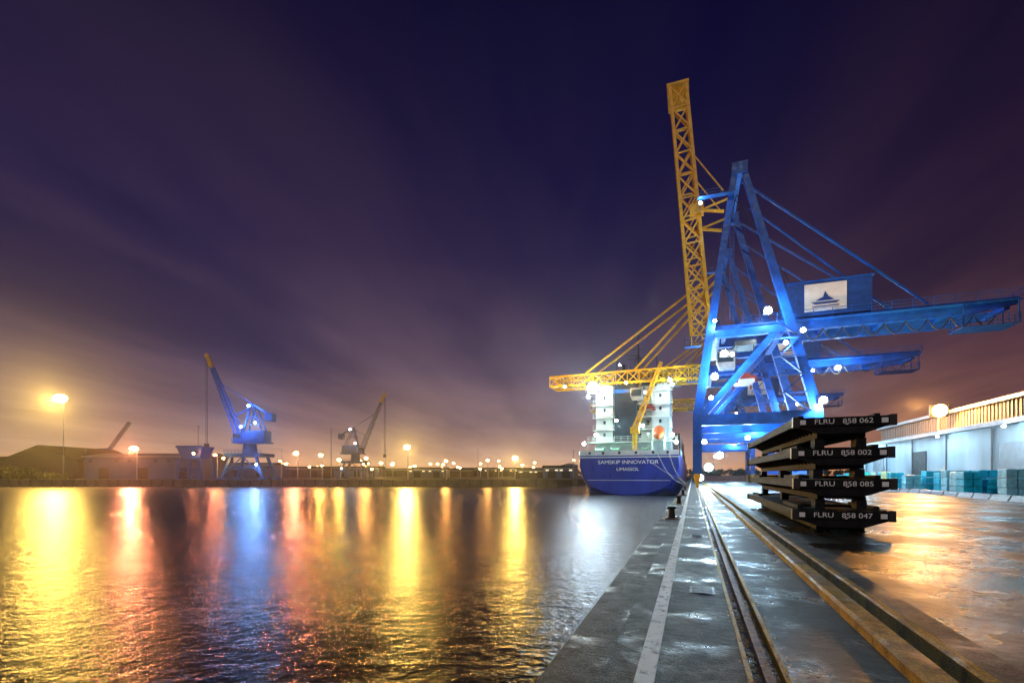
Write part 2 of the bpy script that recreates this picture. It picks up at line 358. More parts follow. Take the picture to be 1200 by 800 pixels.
# ------------------------------------------------------------------ ship-to-shore crane
def sts(v0,boom_up,lampsets,name='gantry_crane'):
    e=empty(name,Q(0,v0),RZ)
    st=MB(); W=12.5
    ap=(5.5,40.0)
    for yy in (0,W):
        st.beam((.55,yy,1.6),(.55,yy,9),1.1,1.0)
        st.beam((.55,yy,9),(ap[0]-.5,yy,ap[1]),1.15,1.0,.7,.7)
        st.beam((14,yy,1.6),(14,yy,9),1.0,.9)
        st.beam((14,yy,9),(ap[0]+.4,yy,ap[1]),1.1,.9,.7,.65)
        st.box(.9,13.6,yy-.45,yy+.45,7.9,9.3)
        st.beam((1.0,yy,9.0),(9.9,yy,19.6),.8,.7)
        st.box(2.6,9.6,yy-.4,yy+.4,19.0,19.9)
        st.box(ap[0]-.9,ap[0]+.9,yy-.5,yy+.5,ap[1]-.8,ap[1]+.7)
    for (u,zz,s) in ((.55,2.1,1.0),(14,2.1,1.0),(.55,8.6,.9),(14,8.6,.9),(5.5,39.9,.7),(2.9,19.4,.9),(10.2,19.4,.8)):
        st.beam((u,.45,zz),(u,W-.45,zz),s*.9)
    st.beam((.55,.4,3),(.55,W/2,8.4),.35); st.beam((.55,W-.4,3),(.55,W/2,8.4),.35)
    st.beam((14,.4,3),(14,W/2,8.4),.35); st.beam((14,W-.4,3),(14,W/2,8.4),.35)
    st.obj('portal_frame',M_blue,e)
    bg=MB()
    for u in (.55,14):
        for yy in (0,W):
            for k in (-2.1,-.7,.7,2.1):
                bg.cyl((u-.16,yy+k,.32),(u+.16,yy+k,.32),.31,n=14)
            bg.box(u-.3,u+.3,yy-2.7,yy+2.7,.5,1.0); bg.box(u-.4,u+.4,yy-1.0,yy+1.0,1.0,1.7)
    bg.obj('bogies',M_yel,e)
    gd=MB()
    for yy in (3.4,9.1):
        gd.prism([(1.6,19.9),(29,19.9),(34,20.7),(34,21.4),(1.6,21.4)],'y',yy-.45,yy+.45)
    for u in (4,10,16,22,28,33.3): gd.box(u-.25,u+.25,3.86,8.64,20.3,20.9)
    gd.box(6,34,2.1,2.94,20.9,20.98); gd.box(6,34,9.56,10.4,20.9,20.98)
    gd.obj('main_girder',M_blue,e)
    MB().rail([(6,2.12,20.98),(34,2.12,20.98),(34,10.38,20.98),(6,10.38,20.98)],1.1,2).rail([(3.3,-.5,36.8),(.9,-.5,36.8),(.9,W,36.8)],1.1,1.4).obj('handrails',M_blue,e)
    MB().box(11.2,20.2,2.6,9.9,21.4,25.6).obj('machinery_house',M_bluedk,e)
    MB().box(11.0,20.4,2.4,10.1,25.6,25.75).obj('house_roof',M_blue,e)
    MB().box(13.1,17.6,2.54,2.596,21.9,25.3).obj('sign_panel',M_white,e)
    lg=MB(); lg.prism([(13.8,23.0),(16.9,23.0),(16.5,22.75),(14.2,22.75)],'y',2.50,2.53); lg.prism([(14.3,23.15),(16.3,23.15),(15.7,23.6),(15.3,24.3),(15.1,23.6),(14.7,23.4)],'y',2.50,2.53); lg.prism([(13.9,22.5),(16.8,22.5),(16.8,22.38),(13.9,22.38)],'y',2.50,2.53)
    lg.obj('ship_emblem',M_bluedk,e)
    ep=MB(); ep.box(28.5,33.5,1.8,5,18.2,18.3); ep.rail([(28.5,1.8,18.3),(33.5,1.8,18.3),(33.5,5,18.3),(28.5,5,18.3),(28.5,1.8,18.3)],1.1,1)
    for u in (28.6,33.4):
        for yy in(1.9,4.9): ep.beam((u,yy,18.3),(u,yy,20.9),.12)
    ep.obj('end_platform',M_bluedk,e)
    pl=MB(); pl.box(.6,5,-1.4,-.55,36.7,36.8); pl.box(-1.0,.9,-1.5,-.5,17.9,18.0); pl.rail([(-1,-1.5,18),(.9,-1.5,18)],1.1,.9)
    for k in range(5):
        z0=9.3+k*2.2; a,bq=(10.5,12.8) if k%2 else (12.8,10.5)
        pl.beam((a-(k*.25),-.9,z0),(bq-(k*.25),-.9,z0+2.2),.12,.6)
        pl.box(min(a,bq)-k*.25-.5,max(a,bq)-k*.25+.4,-1.3,-.5,z0-.06,z0)
    for k in range(38): pl.box(4.45+(-k*.0),4.95,1.0,1.06,21.5+k*.35,21.53+k*.35)
    pl.beam((4.45,1.03,21.4),(4.45,1.03,35),.06); pl.beam((4.95,1.03,21.4),(4.95,1.03,35),.06)
    pl.obj('platforms',M_bluedk,e)
    bs=MB()
    for yy in (1.2,W-1.2):
        bs.beam((5.9,yy,39),(26,3.4 if yy<5 else 9.1,21.6),.22); bs.beam((6.8,yy,35.5),(22,3.4 if yy<5 else 9.1,21.6),.18)
    bs.obj('backstays',M_blue,e)
    wr=MB()
    for yy in (5.2,6.6): wr.cyl((5.5,yy,39.6),(12.5,yy,25.7),.05,n=5); wr.cyl((5.5,yy,39.6),(2.0,yy,21),.05,n=5)
    wr.obj('boom_hoist_ropes',M_wire,e)
    fs=MB(); N=9
    for k in range(N):
        a=13+k*2.1
        pts=[Vector((a+2.1*t/8,2.7,19.7-1.3*math.sin(math.pi*t/8))) for t in range(9)]
        for p,q in zip(pts[:-1],pts[1:]): fs.cyl(p,q,.07,n=5)
    fs.obj('festoon_cable',M_black,e)
    cu=6.6 if boom_up else -8
    cb=MB(); cb.box(cu-1.3,cu+1.3,4.4,8.0,18.9,19.6); cb.obj('trolley',M_dark,e)
    MB().prism([(cu-3.2,16.2),(cu-1.2,16.2),(cu-1.2,18.6),(cu-3.5,18.6),(cu-3.5,17.2)],'y',5.2,7.2).obj('operator_cab',M_grey,e)
    MB().box(cu-3.35,cu-1.4,5.12,5.17,17.0,18.3).obj('cab_windows',M_glass,e)
    rp=MB()
    for dx in (-1,1):
        for yy in (4.8,7.6): rp.cyl((cu+dx,yy,19),(cu+dx,yy,14.6),.04,n=5)
    rp.obj('hoist_ropes',M_wire,e)
    sd=MB(); sd.box(cu-1.2,cu+1.2,3.2,9.2,14.2,14.6).box(cu-.7,cu+.7,5,7.4,14.6,15.3)
    for dx in (-1.1,1.1):
        for yy in (3.3,9.1): sd.box(cu+dx-.12,cu+dx+.12,yy-.12,yy+.12,13.7,14.2)
    sd.obj('spreader',mat('spreader_dark_red',(.16,.02,.015),.5,rust=.4,spec=.2),e)
    bm=MB()
    if boom_up:
        p=(1.1,6.2,20.6); q=(-1.9,6.2,55.6); d=(Vector(q)-Vector(p)).normalized(); hd=Vector((d.z,0,-d.x))
        bm.truss(p,q,5.4,2.4,11,(0,1,0),hd,.40,.19,5.0,2.1)
        bm.box(-3.4,-.5,3.4,9.0,55.5,55.8)
        for yy in (3.5,8.9):
            bm.beam((4.8,yy,38.5),(-.1,yy,37.2),.22); bm.beam((-.4,yy,46),(3.8,yy,39.6),.14)
            bm.beam((.9,yy,37.5),(3.9,yy,36.8),.3)
        bm.box(-.4,1.4,2.9,4.2,37.0,38.3)
    else:
        bm.truss((1.5,6.2,20.6),(-27.5,6.2,20.6),5.4,2.4,13,(0,1,0),(0,0,1),.34,.17,5.0,1.9)
        for yy in (3.5,8.9):
            bm.beam((5.2,yy,39.3),(-20,yy,21.8),.34); bm.beam((5.2,yy,38.3),(-10.5,yy,21.8),.34)
    bm.obj('boom',M_yel,e)
    for t in lampsets: flood(e,*t[:5],kind=t[5] if len(t)>5 else 'POINT')
    return e
L1=[((3.7,-.8,16.8),E_cool,COOL,2000,.52),((2.6,-.8,14.0),E_cool,COOL,1700,.48),((4.6,-.8,16.6),E_cool,COOL,500,.28),((8.6,-.8,21.6),E_cool,COOL,2000,.52),((14.4,-.8,10.4),E_cool,COOL,2800,.5),
    ((.9,-.8,36.2),E_cool,COOL,300,.22),((12.6,.6,19.2),E_cool,COOL,1000,.34),((2.0,3.5,2.6),E_cool,(.6,.85,1),500,.65),((1.6,10,6.5),E_cool,(.5,.8,1),2000,.38),((7.5,11,7.0),E_cool,(.4,.75,1),3000,.38),((2.6,-.8,21),E_cool,COOL,500,.26),((10.5,-.8,17.5),E_cool,COOL,700,.3),((1.0,6,1.2),E_cool,(.6,.85,1),150,.5),((3.6,8,4.4),E_cool,(.5,.8,1),900,.55)]
sts(67,True,L1)
L2=[((-18.4,2.4,18.6),E_cool,COOL,34000,1.35,'SPOT'),((22.6,2.4,19.4),E_cool,COOL,1600,.5),((-4,2.4,19.2),E_cool,COOL,1500,.42),((3,-.8,15),E_cool,(.5,.8,1),2500,.42),
    ((10,-.8,9.8),E_cool,(.4,.75,1),4000,.4),((14.6,-.8,14),E_cool,COOL,1500,.36),((4,5,5),E_cool,(.4,.8,1),4000,.36),((-24,2.4,19.2),E_yel,YEL,900,.34),((-12,2.4,19.2),E_yel,YEL,900,.3),((19,2.4,19.2),E_cool,COOL,500,.28),((7,-.8,12),E_cool,(.4,.8,1),2500,.32)]
sts(92,False,L2)
L3=[((-12,2.4,18.6),E_cool,COOL,3000,.5),((24,2.4,19),E_cool,COOL,1500,.4),((3,-.8,15),E_cool,(.45,.8,1),4000,.4),((10,-.8,10),E_cool,(.45,.8,1),5000,.4)]
sts(134,False,L3)

# ------------------------------------------------------------------ ship
sh=empty('container_ship',Q(-11.2,90.5),RZ)
secs=[(0,[(8.9,5.2),(8.95,3.2),(8.3,1.2),(6.6,-.7),(3.6,-1.8),(0,-2.25)]),
 (1.2,[(9.0,5.2),(9.05,3.0),(8.7,.8),(7.2,-1.2),(4.2,-2.4),(0,-3)]),
 (5,[(9.1,5.2),(9.15,2.8),(9.0,.2),(8.2,-2.0),(5.2,-3.6),(0,-4.2)]),
 (15,[(9.2,5.2),(9.2,2.6),(9.2,0),(9.1,-2.4),(7.8,-4.3),(0,-4.6)]),
 (92,[(9.2,5.2),(9.2,2.6),(9.2,0),(9.1,-2.4),(7.8,-4.3),(0,-4.6)]),
 (108,[(8.0,7.0),(7.2,3.6),(6.0,.6),(5,-2.2),(4,-4.2),(0,-4.6)]),
 (120,[(2.6,8.6),(1.6,4.5),(.9,1),(.7,-2),(.5,-4),(0,-4.4)]),(123,[(.2,9),(.15,5),(.1,1),(.1,-2),(.1,-4),(0,-4.2)])]
hm=MB(); vs=[];N=11
for yy,pts in secs:
    full=[(x,zz) for x,zz in pts]+[(-x,zz) for x,zz in pts[-2::-1]]
    vs+=[(x,yy,zz) for x,zz in full]
fs=[tuple(range(N-1,-1,-1))]
for k in range(len(secs)-1):
    for i in range(N-1): fs.append((k*N+i,k*N+i+1,(k+1)*N+i+1,(k+1)*N+i))
    fs.append((k*N+N-1,k*N,(k+1)*N,(k+1)*N+N-1))
hm.add(vs,fs); hull=hm.obj('hull',M_hull,sh)
bv=hull.modifiers.new('b','BEVEL'); bv.width=.35; bv.segments=3; bv.limit_method='ANGLE'; bv.angle_limit=.35
bw=MB(); bw.box(-8.9,8.9,-.03,.12,5.22,6.1); bw.box(-9.2,-9.05,.3,14,5.22,6.1); bw.box(9.05,9.2,.3,14,5.22,6.1)
bw.obj('bulwark',M_ship,sh)
MB().box(-9.12,9.12,-.10,.02,4.75,4.95).box(-7.4,7.4,-.06,.02,.55,.63).obj('rubbing_strake',M_ship,sh)
fl=MB()
for x in (-7,-4.5,-1.5,1.5,4.5,7): fl.cyl((x,-.06,5.65),(x,-.03,5.65),.26,n=14)
fl.obj('fairleads',M_dark,sh)
MB().rail([(-8.8,.1,6.1),(8.8,.1,6.1)],.8,1.2,.03,2).obj('stern_rail',M_ship,sh)
text('SAMSKIP INNOVATOR',.95,(0,-.1,3.9),(math.pi/2,0,0),M_mark,sh,'ship_name',.03,1.15)
text('LIMASSOL',.8,(0,-.1,2.6),(math.pi/2,0,0),M_mark,sh,'home_port',.03,1.15)
sp=MB()
sp.box(-7.6,7.2,9,20,5.2,8.0); sp.box(-7.3,-3.9,8,19,8,20.3); sp.box(-3.9,3.6,11,19,8,18.6); sp.box(3.6,7.0,8.6,19,8,19.8)
sp.box(-8.9,8.9,12,18,20.2,20.5); sp.box(-6,6,12.5,18,20.5,23.0); sp.box(-6.4,6.4,12.1,18.3,23.0,23.2)
for k in range(5): 
    z0=8+k*2.5; sp.box(-7.9,7.6,7.4,8.0,z0,z0+.15); sp.box(-3.9,3.6,9.6,11,z0,z0+.14)
sp.box(-8.6,8.6,5.5,9,7.9,8.1)
sp.obj('superstructure',M_ship,sh)
sr=MB()
for k in range(5):
    z0=8.15+k*2.5; sr.rail([(-7.8,7.42,z0),(7.5,7.42,z0)],1.0,1.3,.03,3)
sr.rail([(-8.8,12.05,20.5),(8.8,12.05,20.5)],1,1.3,.03); sr.rail([(-8.5,5.6,8.1),(8.5,5.6,8.1)],1,1.3,.03)
for k in range(5):
    z0=8+k*2.5; sr.beam((-3.0+k%2*2.2,9.2,z0),(-.8-k%2*2.2,9.2,z0+2.5),.1,.7)
sr.obj('deck_rails',M_ship,sh)
wn=MB()
for k in range(4):
    for x in (-5.9,4.9): wn.box(x+.1,x+.55,7.96 if x<0 else 8.56,8.62,9.3+k*2.5,10.0+k*2.5)
    for x in (-3,-1.2,.8,2.4): wn.box(x,x+.6,10.95,11.1,9.2+k*2.5,10.1+k*2.5)
for x in [-5.6+i*1.25 for i in range(9)]: wn.box(x,x+1.0,12.45,12.6,21.3,22.5)
wn.obj('windows',M_glass,sh)
MB().prism([(-3.4,8.1),(.9,8.1),(.9,21.0),(.2,22.2),(-2.8,22.2),(-3.4,21.0)],'y',6.9,10.6).obj('funnel',mat('funnel_dark_paint',(.015,.022,.035),.5,spec=.15),sh)
MB().box(-3.44,.94,6.86,10.64,17.8,18.5).obj('funnel_band',M_blue,sh)
gr=MB()
for k in range(7): gr.box(-2.8,.3,6.83,6.89,13+k*.5,13.25+k*.5)
gr.obj('funnel_louvres',M_dark,sh)
ms=MB(); ms.cyl((-1.9,9,22.2),(-1.9,9,23.8),.35,n=10); ms.cyl((-.7,9,22.2),(-.7,9,23.4),.25,n=10)
ms.cyl((.5,14,23.2),(.5,14,31),.26,.12); ms.beam((-1.8,14,26),(2.8,14,26),.18); ms.beam((-1.1,14,27.8),(2.1,14,27.8),.16); ms.beam((-.8,14,23.2),(.5,14,27),.16); ms.beam((1.8,14,23.2),(.5,14,27),.16)
ms.beam((-1.6,13.8,26.6),(.2,13.8,26.6),.26); ms.cyl((-4,14,23.2),(-4,14,26.5),.08); ms.cyl((4.2,14,23.2),(4.2,14,27),.08)
ms.obj('mast',M_dark,sh)
ck=MB(); ck.cyl((.9,3.6,5.2),(.9,3.6,10.2),.45,n=14); ck.truss((.9,3.4,10.2),(5.6,5.5,23.0),.9,.9,10,(0,1,0),(1,0,-.4),.24,.10,.4,.4)
ck.box(.1,1.7,2.9,4.4,9.4,10.6); ck.cyl((1.2,4.2,10.8),(2.8,4.4,14.0),.14,n=8)
ck.obj('deck_crane',M_yel,sh)
lb=MB(); lb.sphere((0,0,0),1.0,14); 
o=lb.obj('lifeboat',M_orange,sh,True); o.scale=(1.0,2.5,1.0); o.location=(5.2,4.6,9.6); o.rotation_euler[0]=math.radians(28)
ld=MB()
for x in (4.1,6.3): ld.beam((x,1.6,6.0),(x,7.4,10.6),.3); ld.beam((x,2.0,5.2),(x,2.0,6.4),.25); ld.beam((x,6.5,5.2),(x,6.5,9.8),.25)
ld.obj('lifeboat_davit',M_ship,sh)
wi=MB()
for x in (-5.5,-2.6,3.2): 
    wi.cyl((x-.8,2.6,6.1),(x+.8,2.6,6.1),.55,n=16); wi.box(x-1.1,x+1.1,2.1,3.1,5.2,5.6); wi.cyl((x-.9,2.6,6.1),(x-.78,2.6,6.1),.8,n=16); wi.cyl((x+.78,2.6,6.1),(x+.9,2.6,6.1),.8,n=16)
wi.obj('mooring_winches',mat('green_deck_paint',(.05,.25,.12),.5),sh)
MB().box(-8.8,8.8,.2,90,5.18,5.215).obj('deck',mat('deck_paint',(.12,.22,.14),.5),sh)
cn=MB()
for r in range(6):
    for c in range(7):
        for k in range(random.choice((1,2,2))): cn.box(-8.6+c*2.46,-8.6+c*2.46+2.4,24+r*12.6,36+r*12.6,5.6+k*2.62,8.18+k*2.62)
cn.obj('deck_containers',M_rust,sh)
for pos,pw,rr in (((-6.5,4,9.4),600,.45),((-2.8,5.4,12.2),320,.34),((2.2,5.4,11.0),320,.38),((7.6,4,9.0),600,.45),((-8.2,5.0,17),280,.4),((7.6,5,18.5),260,.34),((2.6,5.6,17.4),130,.28),((-3,11.2,24.3),150,.26),((-8.3,1,7.5),500,.4),((8.4,1,7.5),500,.4)):
    flood(sh,pos,E_cool,(.60,1.0,.88),pw,rr)
ml=MB()
def rope(p,q,sag):
    pts=[Vector(p).lerp(Vector(q),t/10)-Vector((0,0,sag*math.sin(math.pi*t/10))) for t in range(11)]
    for a,bq in zip(pts[:-1],pts[1:]): ml.cyl(a,bq,.04,n=5)
rope((-4,90.4,5.6),(-.72,64,.35),1.0); rope((-6,90.4,5.6),(-.72,64,.3),1.3); rope((-9,90.4,5.6),(-.72,78,.35),.5)
ml.obj('mooring_lines',mat('mooring_rope',(.12,.11,.09),.8),rotz=RZ)

# ------------------------------------------------------------------ flat racks stack
def flat_rack(zt,num,j=0):
    e=empty('flat_rack_container',Q(3.87+j,15.7,zt),RZ)
    L=12.2;h=1.16
    a=MB()
    a.box(-h,h,0,.22,-.24,0); a.box(-h,h,L-.22,L,-.24,0)
    for s in(-1,1): 
        a.box(h-.06 if s>0 else -h,h if s>0 else -h+.06,.22,L-.22,-.22,-.01)
        a.box(min(s*(h-.002),s*(h-.2)),max(s*(h-.002),s*(h-.2)),.22,L-.22,-.01,.02)
    a.obj('outer_frame',M_rack,e)
    c=MB()
    for i in range(24):
        yy=.35+i*.5
        c.prism([(-h+.06,-.05),(h-.06,-.05),(h-.06,-.12),(.50,-.46),(-.50,-.46),(-h+.06,-.12)],'y',yy,yy+.07)
    for s in (-1,1): c.box(s*.50-.08,s*.50+.08,.23,L-.23,-.56,-.06)
    c.box(-.42,.42,.23,.42,-.54,-.24)
    c.prism([(-h+.05,-.241),(h-.05,-.241),(.52,-.46),(-.52,-.46)],'y',.05,.2)
    c.obj('cross_members',M_rack,e)
    p=MB(); p.box(-h+.2,h-.2,.23,L-.23,-.05,-.03); p.obj('timber_deck',M_wooddk,e)
    k=MB()
    for s in(-1,1):
        for y0 in(-.02,L-.19): 
            k.box(min(s*(h-.1),s*(h+.06)),max(s*(h-.1),s*(h+.06)),y0,y0+.2,-.27,.03)
    k.obj('corner_castings',M_dark,e)
    bl=MB()
    for y0 in (.3,L-.9,5.8):
        bl.box(-.62,-.38,y0,y0+.5,-.84 if zt>1 else -.6,-.565); bl.box(.38,.62,y0,y0+.5,-.84 if zt>1 else -.6,-.565)
    bl.obj('stacking_blocks',M_rack,e)
    f=MB()
    for y0 in (.5,L-2.9):
        f.box(-1.0,-.86,y0,y0+2.4,.02,.12); f.box(.86,1.0,y0,y0+2.4,.02,.12); f.box(-.86,.86,y0+1,y0+1.1,.02,.1)
    f.obj('folded_end_frames',M_rack,e)
    text('FLRU   '+num,.19,(.0,-.012,-.125),(math.pi/2,0,0),M_mark,e,'container_number',.004,1.15)
    s=MB(); s.box(-1.04,-.90,-.008,0,-.19,-.06); s.box(.88,1.03,-.008,0,-.19,-.06); s.box(.06,.12,-.008,0,-.215,-.19); s.obj('reflective_marks',M_mark,e)
for zt,n,j in ((3.2,'858 062',.02),(2.33,'858 002',-.02),(1.47,'858 085',.03),(.60,'858 047',0)): flat_rack(zt,n,j)
# ------------------------------------------------------------------ warehouse near
wh=empty('warehouse',Q(24,0),RZ)
MB().box(0,40,36,89,0,5.7).obj('walls',M_shed,wh)
MB().box(3,40,36.5,88.6,6.5,8.5).obj('upper_wall',M_shed2,wh)
MB().add([(-.9,35.6,5.9),(-.9,89.4,5.9),(3.0,89.4,6.75),(3.0,35.6,6.75),(-.9,35.6,5.72),(-.9,89.4,5.72),(3.0,89.4,6.57),(3.0,35.6,6.57)],[(0,3,2,1),(4,5,6,7),(0,1,5,4),(0,4,7,3),(1,2,6,5)]).obj('canopy_roof',M_roof,wh)
MB().add([(2.6,36,8.5),(2.6,89,8.5),(20,89,11),(20,36,11),(41,36,8.5),(41,89,8.5)],[(0,3,2,1),(3,4,5,2),(1,2,5),(0,4,3)]).obj('roof',M_roof,wh)
MB().box(2.35,2.58,36,89,8.35,8.7).obj('roof_fascia',M_grey,wh)
MB().box(-1.0,-.9,35.5,89.5,5.60,5.98).obj('gutter',M_grey,wh)
MB().box(-.06,-.01,35.9,89.1,0,.5).obj('plinth',M_wall,wh)
MB().box(-.08,-.02,65.5,68.9,0,4.2).obj('door_opening',M_black,wh)
MB().box(-.09,-.03,78,82,0,4.2).box(-.09,-.03,48,52,0,4.2).obj('roller_door',M_grey,wh)
rb=MB()
v0=36.0
while v0<89: rb.box(2.93,2.995,v0,v0+.12,6.8,8.4); v0+=.6
rb.obj('wall_ribs',M_shed2,wh)
dp=MB()
for v0 in range(37,89,8): dp.cyl((-.1,v0,.5),(-.1,v0,5.6),.07,n=8)
dp.obj('downpipes',M_grey,wh)
flood(wh,(1.3,66,8.6),E_sod,SOD,14000,.85,(-1.6,-.8,.1))
MB().cyl((1.3,66.2,6.4),(1.3,66.2,9.0),.06).obj('lamp_bracket',M_grey,wh)
for vv,pw in ((80,900),(60,450),(49,350)): flood(wh,(-1.2,vv,5.4),E_cool,(.5,.82,1),pw,.14,(-1.0,-.6,-.3))  # cool floods added to brighten the wall and pallet stacks
v0=42.0
while v0<84:
    if 64<v0<67: v0+=5; continue
    for row in range(2):
        hgt=random.choice((1.3,1.6,1.85,2.0)); u=21.6-row*1.5+random.uniform(-.1,.1)
        if row==1 and random.random()<.45: continue
        e=empty('pallet_stack',Q(u,v0),RZ+random.uniform(-.05,.05))
        p=MB()
        for k in(-.5,0,.5): p.box(k*1.1-.06,k*1.1+.06,-.6,.6,.0,.1)
        for k in range(5): p.box(-.6,.6,-.6+k*.27,-.5+k*.27,.1,.125)
        p.obj('pallet',M_wood,e)
        g=MB(); n=3 if hgt>1.2 else 2
        for k in range(n):
            z0=.13+k*(hgt-.13)/n; z1=.13+(k+1)*(hgt-.13)/n-.03; j=random.uniform(-.03,.03)
            g.box(-.57+j,-.02+j,-.57,.57,z0,z1); g.box(.02+j,.57+j,-.57,.57,z0,z1)
        o=g.obj('wrapped_goods',random.choice((M_teal,M_teal,M_teal,M_tealw)),e)
        bv=o.modifiers.new('b','BEVEL'); bv.width=.04; bv.segments=2
    v0+=random.choice((1.35,1.4,1.45,1.45,2.6))
bar=empty('yard_barrier',Q(18.2,0),RZ)
kk=MB()
for j in range(22): kk.prism([(-.25,0),(.25,0),(.12,.2),(.08,.35),(-.08,.35),(-.12,.2)],'y',34+j*2.1,35.95+j*2.1)
kk.obj('kerb_blocks',M_dark,bar)

# ------------------------------------------------------------------ far bank
fb=MB(); poly=[(-2500,150),(14,150),(14+.374*160,310),(14+.374*160+60,330),(400,3500),(-2500,3500)]
fb.prism(poly,'z',-8,-.1); fb.obj('far_bank_ground',M_bank)
MB().box(-2500,13.9,149.6,151,-6,.15).obj('far_quay_wall',M_wall)
ff=MB()
for k in range(60): ff.box(-190+k*3.4,-189.6+k*3.4,149.3,149.6,-3,.1)
ff.obj('far_quay_fenders',M_black)
def street_lamp(X,Y,H,em,col,pw,r=.5,arm=1.2,kind='SPOT'):
    e=empty('street_lamp',(X,Y,-.1))
    MB().cyl((0,0,0),(0,0,H),.22,.1,8).beam((0,0,H),(0,-arm,H+.2),.12).obj('pole',M_grey,e)
    MB().box(-.4,.4,-arm-.3,-arm+.3,H+.2,H+.45).obj('head',M_grey,e)
    MB().sphere((0,-arm-.1,H),r,10,.7).obj('bulb',em,e)
    if pw: light(e,(0,-arm-.4-r,H-.4-r*.5),col,pw,.4,kind)
def sx(px,D): return (px-600)/567*D
for X,Y,H,em,col,pw,r in (
  (-153,165,27.5,E_yel,YEL,270000,1.9),
  (-121,156,10.0,E_sod,ORG,80000,1.15),
  (-70,158,8.6,E_sod,ORG,26000,.8),
  (-62,158,8.0,E_sod,SOD,12000,.65),
  (-95,156,8.0,E_sod,ORG,6000,.45),
  (-34,158,10.6,E_yel,YEL,90000,1.0),
  (-47,157,7,E_sod,SOD,9000,.55),
  (1,157,7.0,E_yel,YEL,48000,.85),
  (-9,180,7,E_sod,SOD,4000,.55),
  (-56,158,6.5,E_yel,YEL,7000,.55),(-23,170,6.5,E_sod,SOD,5000,.5)):
    street_lamp(X,Y,H,em,col,pw,r)
for k in range(10):
    D=250+k*36; px=425+k*19+random.uniform(-5,5); street_lamp(sx(px,D),D,random.choice((7,8,8.5)),random.choice((E_sod,E_sod,E_yel)),SOD,1800 if k%2 else 0,.9,1.2,'POINT')
for k in range(64):
    D=random.uniform(260,620); px=random.choice((random.uniform(5,330),random.uniform(320,690),random.uniform(320,690)))
    street_lamp(sx(px,D),D,random.choice((6,8,10,12)),random.choice((E_sod,E_sod,E_yel)),SOD,0,D/470)
def shed(name,X,Y,Wd,Dp,H,R,mw,mr,lights=0):
    e=empty(name,(X,Y,-.1))
    MB().prism([(0,0),(Dp,0),(Dp,H),(0,H)],'x',-Wd/2,Wd/2).obj('walls',mw,e)
    MB().add([(-Wd/2-.5,-.5,H),(Wd/2+.5,-.5,H),(Wd/2+.5,Dp/2,H+R),(-Wd/2-.5,Dp/2,H+R),(Wd/2+.5,Dp+.5,H),(-Wd/2-.5,Dp+.5,H)],[(0,1,2,3),(3,2,4,5),(1,4,2),(0,3,5),(0,5,4,1)]).obj('roof',mr,e)
    MB().box(-Wd/2-.5,Wd/2+.5,-.75,-.52,H-.5,H+.1).obj('fascia',M_grey,e)
    d=MB(); n=max(2,int(Wd/12))
    for i in range(n):
        xx=-Wd/2+(i+.5)*Wd/n; d.box(xx-2,xx+2,-.08,-.02,0,min(4.5,H*.7))
    d.obj('doors',M_roofd,e)
    t=MB()
    for i in range(n*3): 
        xx=-Wd/2+(i+.5)*Wd/n/3
        if i%3!=1: t.box(xx-.8,xx+.8,-.07,-.02,H*.72,H*.86)
    t.obj('windows',E_win if lights else M_glass,e)
    return e
def gable(name,X,Y,Wd,Dp,H,R):
    e=empty(name,(X,Y,-.1))
    MB().prism([(-Wd/2,0),(Wd/2,0),(Wd/2,H),(0,H+R),(-Wd/2,H)],'y',0,Dp).obj('walls',M_brickd,e)
    MB().beam((-Wd/2-.8,Dp/2,H-.1),(0,Dp/2,H+R+.3),.3,Dp+1).beam((Wd/2+.8,Dp/2,H-.1),(0,Dp/2,H+R+.3),.3,Dp+1).obj('roof',M_roofd,e)
    MB().box(-3,3,-.08,-.02,0,5).obj('door',M_black,e)
gable('brick_warehouse',sx(45,215),215,34,40,8,6.5)
shed('dockside_shed',sx(167,190),190,46,22,9,1.6,M_cladx,M_roof)
shed('dockside_shed',sx(-30,260),260,60,20,9,3,M_brickd,M_roofd)
for px,D,Wd,H in ((345,330,40,6),(400,380,60,7),(470,420,50,6),(525,360,36,5),(575,450,70,7),(625,260,16,4),(655,240,14,5),(240,330,50,7),(610,520,60,8),(290,300,30,8),(500,300,24,5)):
    shed('distant_shed',sx(px,D),D,Wd,18,H,1.5,random.choice((M_cladx,M_brickd,M_brickd)),M_roofd,random.random()<.5)
tk=empty('storage_tank',(sx(668,260),262,-.1)); MB().cyl((0,0,0),(0,0,7),4.5,n=24).cyl((0,0,7),(0,0,8),4.5,.3,24).obj('shell',M_grey,tk)
for px,D,H in ((388,190,20),(232,200,22),(452,230,14),(672,220,13),(330,260,16),(560,300,18),(100,230,14)):
    p=empty('mast_pole',(sx(px,D),D,-.1)); MB().cyl((0,0,0),(0,0,H),.2,.09,8).obj('pole',M_grey,p); MB().beam((-.8,0,H-.4),(.8,0,H-.4),.14).obj('crossarm',M_grey,p)
def foliage(name,x0,x1,y0,y1,hmin,hmax,n,size,m,zb=-.1,per=120):
    f=MB(); cl=[(random.uniform(x0,x1),random.uniform(y0,y1),random.uniform(hmin,hmax)) for _ in range(max(4,n//per))]
    for i in range(n):
        cx,cy,hh=random.choice(cl); rr=hh*.55
        d=Vector((random.gauss(0,1),random.gauss(0,1),random.gauss(0,1))).normalized()*rr*random.uniform(.5,1.05)
        c=Vector((cx,cy,zb+hh*.5))+Vector((d.x*1.3,d.y,d.z*.85)); 
        if c.z<zb: c.z=zb+.2
        a=Vector((random.uniform(-1,1),random.uniform(-1,1),random.uniform(-1,1))).normalized()*size*random.uniform(.6,1.3); q=a.cross(Vector((random.random(),random.random(),1))).normalized()*size*.7
        f.add([c-a,c+q,c+a,c-q],[(0,1,2,3)])
    f.obj(name,m)
